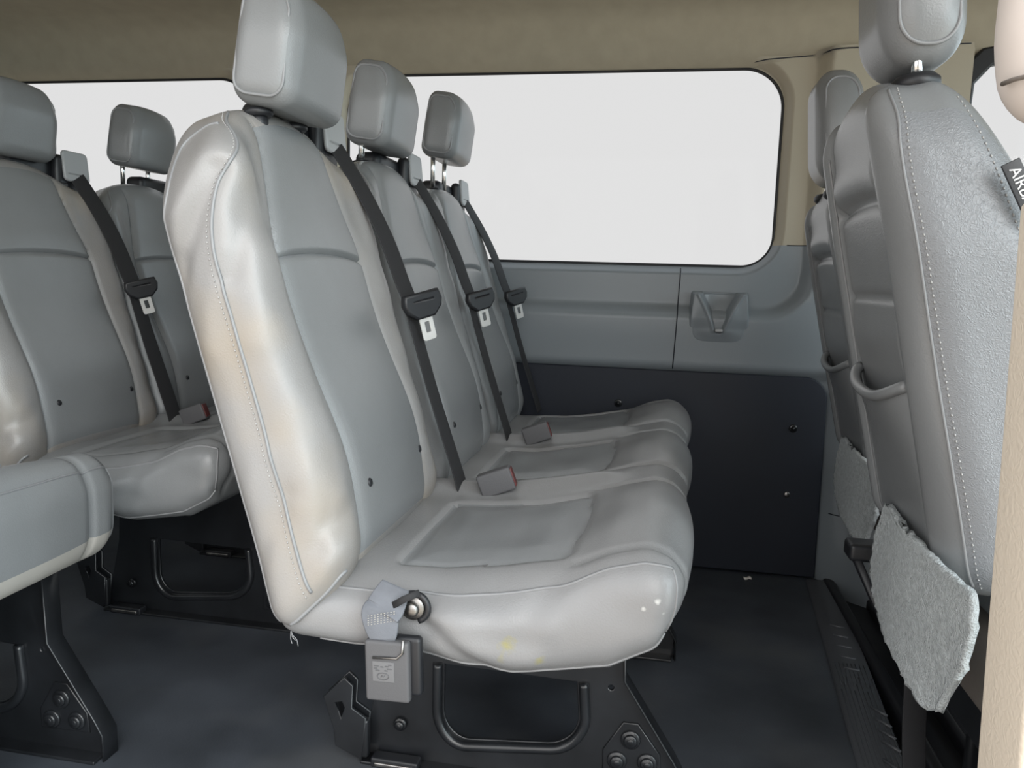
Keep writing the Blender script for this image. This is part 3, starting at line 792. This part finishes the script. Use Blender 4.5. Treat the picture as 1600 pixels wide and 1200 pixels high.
def make_bench(label, group, ncent, base, dxyz, near_details=True, heads=None, legs_y=(1.18, 1.67), y_ends=None, mirror=False, skirt=False):
    """ncent: seat centres in the frame of the nearest bench; dxyz moves the whole bench from that frame"""
    root = thing('bench_seat' if len(ncent) > 1 else 'single_seat', label, 'seat', tuple(V(base) + V(dxyz)), group)
    B = V(base)
    y0, y1 = y_ends
    worn = 'vinyl_worn' if near_details == 'worn' else 'vinyl'
    W, Fc, P, used, ins = cushion_meshes(y0, y1, ncent, skirt)
    W = W - B
    rest = ~used
    if skirt:
        fcw = W[Fc].mean(1) + B; fcp = P[Fc].mean(1)
        sk = rest & (fcw[:, 2] < .376) & (fcp[:, 0] > .0)
        rest = rest & ~sk
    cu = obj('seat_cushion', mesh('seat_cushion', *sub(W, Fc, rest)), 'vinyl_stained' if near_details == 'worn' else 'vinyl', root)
    if skirt: obj('cushion_skirt', mesh('cushion_skirt', *sub(W, Fc, sk)), 'beige', cu)['label'] = 'pale beige lower band'
    for me in ins:
        for v in me.vertices: v.co = v.co - Vector(B)
        obj('insert_panel', me, 'vinyl', cu)
    ep = lambda pts: edge_path(pts, y0, y1, ncent, skirt) - B
    pip = [tube(ep([(-.40, y0, .47), (.052, y0, .47)]), .0022, 7), tube(ep([(.052, y0, .47), (.052, y0, .35)]), .0018, 6),
           tube(ep([(-.40, y0, .345), (.052, y0, .345)]), .0018, 6)]
    if skirt: pip += [tube(ep([(.052, y1, .47), (.052, y1, .35)]), .0018, 6), tube(ep([(.052, y0, .47), (.052, y1, .47)]), .0016, 6)]
    pieces('piping', M2('piping', pip), 'piping', cu)
    sl = ep([(-.40, y0, .463), (.052, y0, .463)])
    obj('stitching', mesh('stitching', *stitches(sl + V([0, -.002, -.006]))), 'stitch', cu)
    if near_details == 'worn':
        for q in ([(-0.4260, .848, 0.3800), (-0.4232, .845, 0.3744), (-0.4190, .845, 0.3702)], [(-0.4260, .848, 0.3800), (-0.4218, .844, 0.3765), (-0.4176, .845, 0.3716), (-0.4155, .845, 0.3632)], [(-0.4267, .848, 0.3800), (-0.4253, .845, 0.3716), (-0.4232, .844, 0.3660)]):
            obj('loose_thread', tubem('loose_thread', spline(q, 6) - B, .0005, 5), 'piping', root)
    for i, yc in enumerate(ncent):
        nr = (i == 0) and bool(near_details)
        loc = V([BO[0], yc, BO[2]]) - B
        b = obj('backrest', BM[nr][0], None, root, loc)
        if not BM[nr][0].materials: BM[nr][0].materials.append(M['vinyl_worn' if nr else 'vinyl'])
        obj('center_panel', BM[nr][1], 'vinyl', b); obj('shoulder_panel', BM[nr][2], 'vinyl', b)
        pieces('piping', BX[nr]['piping'], 'piping', b)
        if nr: pieces('stitching', BX[nr]['stitching'], 'stitch', b)
        for (aa, ss) in ((-.105, .115), (.115, .115)):
            p = back_fn(V([[aa, ss, TH]]), nr)[0]
            obj('button', mesh('button', *cyl(p - E2 * .003, E2, .0062, .005, 14)), 'black', b)
        # headrest
        hx, hy, hz, L = heads[i]
        h = obj('headrest', HM['body'], 'vinyl', root, V([hx, yc + hy, hz]) - B)
        for sg in (-1, 1):
            obj('side_pad', HM[sg], 'vinyl', h); obj('piping', HM['p', sg], 'piping', h)
            obj('post', head_post(L + .03, sg * .052), 'chrome', h)
            obj('guide_collar', collar_mesh(sg * .052, L), 'black', h)
        r_ = obj('retractor_housing', RET[0], 'black', root, V([-.515, yc, 1.025]) - B)
        obj('belt_bezel', RET[1], 'greyplast', r_); obj('retractor_button', RET[2], 'black', r_)
        bl = obj('seat_belt', BELT[0], 'web', root, V([0, yc, 0]) - B)
        obj('tongue_cover', BELT[1], 'black', bl); obj('tongue', BELT[2], 'plated', bl)
        if i < len(ncent) - 1:
            k = obj('buckle', BUC[0], 'buckle', root, V([-.250, yc + .185, .478]) - B); k.rotation_euler = (0, 1.2, .1)
            obj('release_button', BUC[1], 'red', k)
    for j, ly in enumerate(legs_y):
        lo_ = V([0, ly, 0]) - V([B[0], B[1], 0])
        lg = obj('leg', LEG[0], 'metal', root, lo_)
        obj('hole_rim', LEG[1], 'metal', lg); obj('flange', LEG[2], 'metal', lg); obj('bolt_plate', PADM, 'metal', lg, (0, -.004, 0))
        for bm_ in BOLTS: obj('bolt', bm_, 'metal', lg, (0, -.003, 0))
        la = obj('floor_latch', LATCH, 'metal', root, lo_ + V([0, -.03, 0])); obj('latch_pawl', LATCHP, 'metal', la, (0, .01, 0))
        o2 = obj('floor_latch', LATCH, 'metal', root, lo_ + V([0, -.008, 0]))
        cl = obj('floor_clip', CLIP, 'black', root, lo_); obj('clip_face', CLIPW, 'bare', cl)
    # frame tube under the cushion
    obj('cushion_frame', mesh('cushion_frame', *join([tube([(x, y0 + .12, .335) - B, (x, y1 - .05, .335) - B], .014, 10) for x in (-.36, -.10)])), 'metal', root)
    if near_details: near_side_buckle(root, B)
    return root

b1 = make_bench('three-place grey vinyl bench nearest the door, with three headrests', 'grey vinyl passenger seats',
                [1.07, 1.51, 1.95], (-.2, 1.4, 0), (0, 0, 0), 'worn',
                [(-.524, -.020, 1.044, .010), (-.560, 0, 1.072, .036), (-.548, 0, 1.118, .082)], y_ends=(.868, 2.17))
b2 = make_bench('two-place grey vinyl bench in the row behind, at far left beside the rear window', 'grey vinyl passenger seats',
                [1.07, 1.51], (-.2, 1.4, 0), (-.822, .40, 0), True,
                [(-.573, 0.02, 1.058, .022), (-.573, 0.02, 1.092, .056)], legs_y=(1.20, 1.60), y_ends=(.868, 1.73))
b3 = make_bench('single grey seat with a pale beige lower band, cropped at the lower left edge', 'grey vinyl passenger seats',
                [.92], (-.2, .92, 0), (-.950, 0, 0), False,
                [(-.545, 0, 1.07, .034)], legs_y=(1.075, .80), y_ends=(.69, 1.158), skirt=True)

# ------------------------------------------------------------------ front seats
G1 = V([-.223, 0, .975]); G2 = V([.975, 0, .223]); GO = V([.352, 0, .452])
FW, FS, FT = .182, .640, .155
def fback_fn(P):
    pos, n = rnd(P, (-FW, 0, 0), (FW, FS, FT), (.055, .06, .05))
    a, s, c = pos.T.copy(); t_ = s / FS; A = np.abs(a) / FW
    rw = smooth(.2, .9, -n[:, 2])
    c = c * (1.0 + .25 * (1 - t_))
    c = c - .012 * np.sin(math.pi * np.clip(t_, 0, 1)) * rw * -1 * 0
    aa = np.abs(a)
    inr = smooth(.004, -.004, aa - .112)
    c += rw * .006 * np.exp(-((aa - .114) / .006) ** 2) * smooth(.62, .59, s)
    c += rw * inr * .010
    # fold across the top of the rear panel, seam below it
    c += rw * inr * (.012 * np.exp(-((s - .490) / .008) ** 2) - .007 * np.exp(-((s - .525) / .022) ** 2))
    c += rw * inr * .006 * np.exp(-((s - .368) / .0045) ** 2)
    c -= rw * inr * .005 * np.exp(-((s - .31) / .04) ** 2)
    s = s - .045 * A ** 2.5 * smooth(.5, 1, t_)
    s = s - (.14 * smooth(.075, .19, c) + .02 * smooth(.0, .06, c)) * smooth(.35, 1, t_) * (.5 + .5 * A)
    a = a * (1 - .10 * smooth(.65, 1, t_)) * (1 + .03 * np.sin(math.pi * t_))
    sw = smooth(.2, .9, np.abs(n[:, 0]))
    a = a + np.sign(a) * sw * .004 * np.sin(s * 16)
    return a[:, None] * V([0, 1, 0]) + s[:, None] * G1 + c[:, None] * G2
P, Fc = boxgrid((-FW, 0, 0), (FW, FS, FT), .0062)
Wf = fback_fn(P); fc = P[Fc].mean(1)
rp = (fc[:, 2] < 1e-6) & (np.abs(fc[:, 0]) < .112) & (fc[:, 1] > .02) & (fc[:, 1] < .57)
sp = (fc[:, 0] < -FW + 1e-6) & (fc[:, 2] > .012)
FB = [mesh(n, *sub(Wf, Fc, m_)) for n, m_ in (('backrest', ~(rp | sp)), ('rear_panel', rp), ('side_panel', sp))]
fpath = lambda pts: fback_fn(resample(pts, .004))
e_near = spline([(-FW, .01, .012), (-FW, .3, .012), (-FW, .52, .012), (-FW, FS - .02, .018), (-FW + .05, FS, .03)], 8)
e2_near = spline([(-FW, .02, FT - .035), (-FW, .3, FT - .035), (-FW, .54, FT - .045), (-FW + .03, FS, FT - .06)], 8)
off = e_near.copy(); off[:, 2] += .010
FX = dict(piping=M2('piping', [tube(fpath(e_near) - G2 * .0004, .0019, 6)] + [tube(fpath([(sg * .115, s, 0) for s in np.linspace(.02, .58, 40)]) - G2 * .0004, .0014, 6) for sg in (-1, 1)]),
          stitching=M2('stitching', [stitches(fpath(off) + V([0, -.0006, 0]), .0075, .005, .0011), stitches(fpath(e2_near) + V([0, -.0006, 0]), .0075, .005, .0011)]))
# map pocket on the lower rear panel
def pocket(u, v):
    a = -.111 + .222 * u; top = .262 - .022 * (1 - (2 * u - 1) ** 2)
    s = .03 + (top - .03) * v
    p = fback_fn(V([[a, s, 0]]))[0]
    bulge = (.004 + .020 * (1 - (2 * u - 1) ** 4) * v ** 2.5)
    return p - G2 * bulge
PK = heightgrid('map_pocket', np.linspace(0, 1, 40), np.linspace(0, 1, 34), pocket)
PL = tubem('pocket_lip', [pocket(u, 1.0) + G1 * .0 for u in np.linspace(0, 1, 40)], .0075, 10)
FH = (.078, .235, .098)
def fhead_fn(P):
    pos, n = rnd(P, (-FH[0], 0, 0), FH, (.04, .055, .042))
    a, h, c = pos.T.copy()
    a = a * (1 - .12 * smooth(.5, 1, h / FH[1]) + .0)
    sd = smooth(.3, .95, np.abs(n[:, 0])); a = a + np.sign(a) * sd * .006 * (1 - ((h - .118) / .118) ** 2)
    return np.stack([c - .05 - .08 * (h - .1), a, h], 1)
def fhead_loop(sg): return V([(sg * FH[0], h, c) for h, c in rrect(.010, FH[1] - .010, .010, FH[2] - .010, .038, 8)])
P, Fc = boxgrid((-FH[0], 0, 0), FH, .007)
Wd = fhead_fn(P); fc = P[Fc].mean(1)
fm = {sg: (np.sign(fc[:, 0]) == sg) & (np.abs(fc[:, 0]) > FH[0] - 1e-6) & (sd_rr(fc[:, 1], fc[:, 2], .010, FH[1] - .010, .010, FH[2] - .010, .038) < 0) for sg in (-1, 1)}
FHM = dict(body=mesh('headrest', *sub(Wd, Fc, ~(fm[-1] | fm[1]))))
for sg in (-1, 1):
    FHM[sg] = mesh('side_pad', *sub(Wd, Fc, fm[sg]))
    lp = fhead_fn(fhead_loop(sg)); FHM['p', sg] = mesh('piping', *tube(resample(np.concatenate([lp, lp[:1]]), .004)[:-1] + V([0, sg * .0008, 0]), .0024, 7, True))

# carpet flap: outline in (y, z) on the plane behind the seat, ruled from left edge to right edge
def ray_pt(px, py, x):
    r = R @ V([px - 800., py - 600., F]); r = r * (x / r[0]); return V([r[0], r[1], r[2] + CAMZ])
FLX = .338
Lp = [ray_pt(*p, FLX) for p in ((1392, 788), (1374, 835), (1366, 880), (1370, 925), (1396, 985), (1432, 1060), (1457, 1108))]
Rp = [ray_pt(*p, FLX) for p in ((1394, 789), (1450, 848), (1524, 930), (1518, 992), (1500, 1052), (1480, 1086), (1470, 1112))]
Lp = resample(Lp, .008); n_ = len(Lp); Rq = V(Rp); s_ = np.concatenate([[0], np.cumsum(np.linalg.norm(np.diff(Rq, axis=0), axis=1))])
Rp = np.stack([np.interp(np.linspace(0, s_[-1], n_), s_, Rq[:, k]) for k in range(3)], 1)
rg = np.random.RandomState(3)
m_ = 44
fv = []
for i in range(n_ * 1):
    for k in range(m_):
        u = k / (m_ - 1); p = Lp[i] * (1 - u) + Rp[i] * u
        p = p.copy(); p[0] += (.006 * math.sin(u * 3.0 + i * .12) - .004 * (1 - u)) * min(1, i / 8) - .004 + .0006 * rg.randn() * min(1, np.linalg.norm(Rp[i] - Lp[i]) / .12)
        if k in (0, m_ - 1): p += rg.randn(3) * .0011 * min(1, np.linalg.norm(Rp[i] - Lp[i]) / .12)
        fv.append(p)
ff = [(i * m_ + k, i * m_ + k + 1, (i + 1) * m_ + k + 1, (i + 1) * m_ + k) for i in range(n_ - 1) for k in range(m_ - 1)]
FLAP_V, FLAP_F = V(fv), ff

def front_seat(name, label, d, near):
    base = V([.58, 1.108, -.035])
    root = thing(name, label, 'seat', tuple(base + V(d)), 'front seats')
    yc = 1.108
    loc = V([GO[0], yc, GO[2]]) - base
    b = obj('backrest', FB[0], 'vinyl', root, loc)
    obj('rear_panel', FB[1], 'vinyl', b); obj('side_panel', FB[2], 'grain', b)
    pieces('piping', FX['piping'], 'piping', b); pieces('stitching', FX['stitching'], 'stitch', b)
    pk = obj('map_pocket', PK, 'vinyl', root, loc); obj('pocket_lip', PL, 'vinyl', pk)
    hd = obj('headrest', FHM['body'], 'vinyl', root, V([.283 - (0 if near else .030), yc - .036 + (0 if near else .02), 1.083]) - base)
    for sg in (-1, 1):
        obj('side_pad', FHM[sg], 'vinyl', hd); obj('piping', FHM['p', sg], 'piping', hd)
        obj('post', mesh('post', *tube([(0, sg * .05, .03), (.002, sg * .05, -.020)], .006, 12)), 'chrome', hd)
        obj('guide_collar', mesh('guide_collar', *cyl((.002, sg * .05, -.030), (-.1, 0, 1), .027, .020, 24)), 'black', hd)
    cu = obj('seat_cushion', mesh('seat_cushion', *softbox(V([.43, yc - .215, .385]) - base, V([.91, yc + .215, .505]) - base, .05)), 'vinyl', root)
    obj('cushion_valance', mesh('cushion_valance', *softbox(V([.41, yc - .20, .30]) - base, V([.89, yc + .20, .42]) - base, .03)), 'brown', root)
    obj('seat_base', mesh('seat_base', *join([softbox(V([.52, yc - .17, -.035]) - base, V([.84, yc - .15, .31]) - base, .01), softbox(V([.52, yc + .15, -.035]) - base, V([.84, yc + .17, .31]) - base, .01),
                                            softbox(V([.46, yc - .17, .20]) - base, V([.80, yc + .17, .31]) - base, .01), softbox(V([.62, yc - .17, -.03]) - base, V([.80, yc + .17, .21]) - base, .01)])), 'metal', root)
    for sg in (-.15, .15):
        obj('seat_rail', mesh('seat_rail', *softbox(V([.47, yc + sg - .018, .28]) - base, V([.86, yc + sg + .018, .315]) - base, .006)), 'metal', root)
    if near:
        obj('recliner_lever', mesh('recliner_lever', *join([softbox(V([.335, yc + .215, .372]) - base, V([.43, yc + .262, .402]) - base, .008), ribbon([V([.345, yc + .235, .385]) - base, V([.385, yc + .215, .30]) - base, V([.47, yc + .19, .20]) - base], (0, 1, 0), .03, .012)])), 'black', root)
    fl = obj('carpet_flap', mesh('carpet_flap', FLAP_V - base, FLAP_F), 'carpet', root); solid(fl, .009, 0)
    fl['label'] = 'pale grey fuzzy carpet flap'
    if near:
        # hanging strap below the flap
        pts = [ray_pt(1432, 1050, .40), ray_pt(1431, 1085, .402), ray_pt(1428, 1140, .408), ray_pt(1428, 1215, .418)]
        so = obj('hanging_strap', mesh('hanging_strap', *ribbon(spline(pts, 8) - base, (1, .25, 0), .036, .003)), 'web', root); so['label'] = 'black ribbed strap'
        # airbag tag on the side seam
        r_ = R @ V([1599 - 800., 299 - 600., F]); r_ = r_ * ((yc - FW - .012) / r_[1]); p = V([r_[0], r_[1], r_[2] + CAMZ]) - base
        tg = obj('airbag_tag', bxm('airbag_tag', [((-.034, -.0015, -.0095), (.034, .0015, .0095), .0008)]), 'black', root, p)
        tg.rotation_euler = (0, math.radians(62), 0)
        tx = textmesh('tag_text', 'AIRBAG', .0155)
        for v in tx.vertices: v.co = (v.co.x, -.0019 - v.co.z, v.co.y)
        obj('tag_text', tx, 'white', tg)
    return root
front_seat('front_seat', 'front passenger seat with two map folds and a pale carpet flap, at the right edge', (0, 0, 0), True)
front_seat('front_seat', 'driver seat beyond the front passenger seat, beside the cream door pillar', (.105, .735, -.04), False)

# ------------------------------------------------------------------ small loose thing
P, Fc = boxgrid((-.011, -.006, 0), (.011, .006, .006), .002)
pos, _ = rnd(P, (-.011, -.006, 0), (.011, .006, .006), .0025); pos[:, 2] += .002 * np.sin(pos[:, 0] * 300) + .002
sc_ = obj('paper_scrap', mesh('paper_scrap', pos, Fc), 'paper', None, (.29, 2.19, .0))
sc_['label'] = 'small pale scrap lying on the dark floor by the wall board'; sc_['category'] = 'litter'
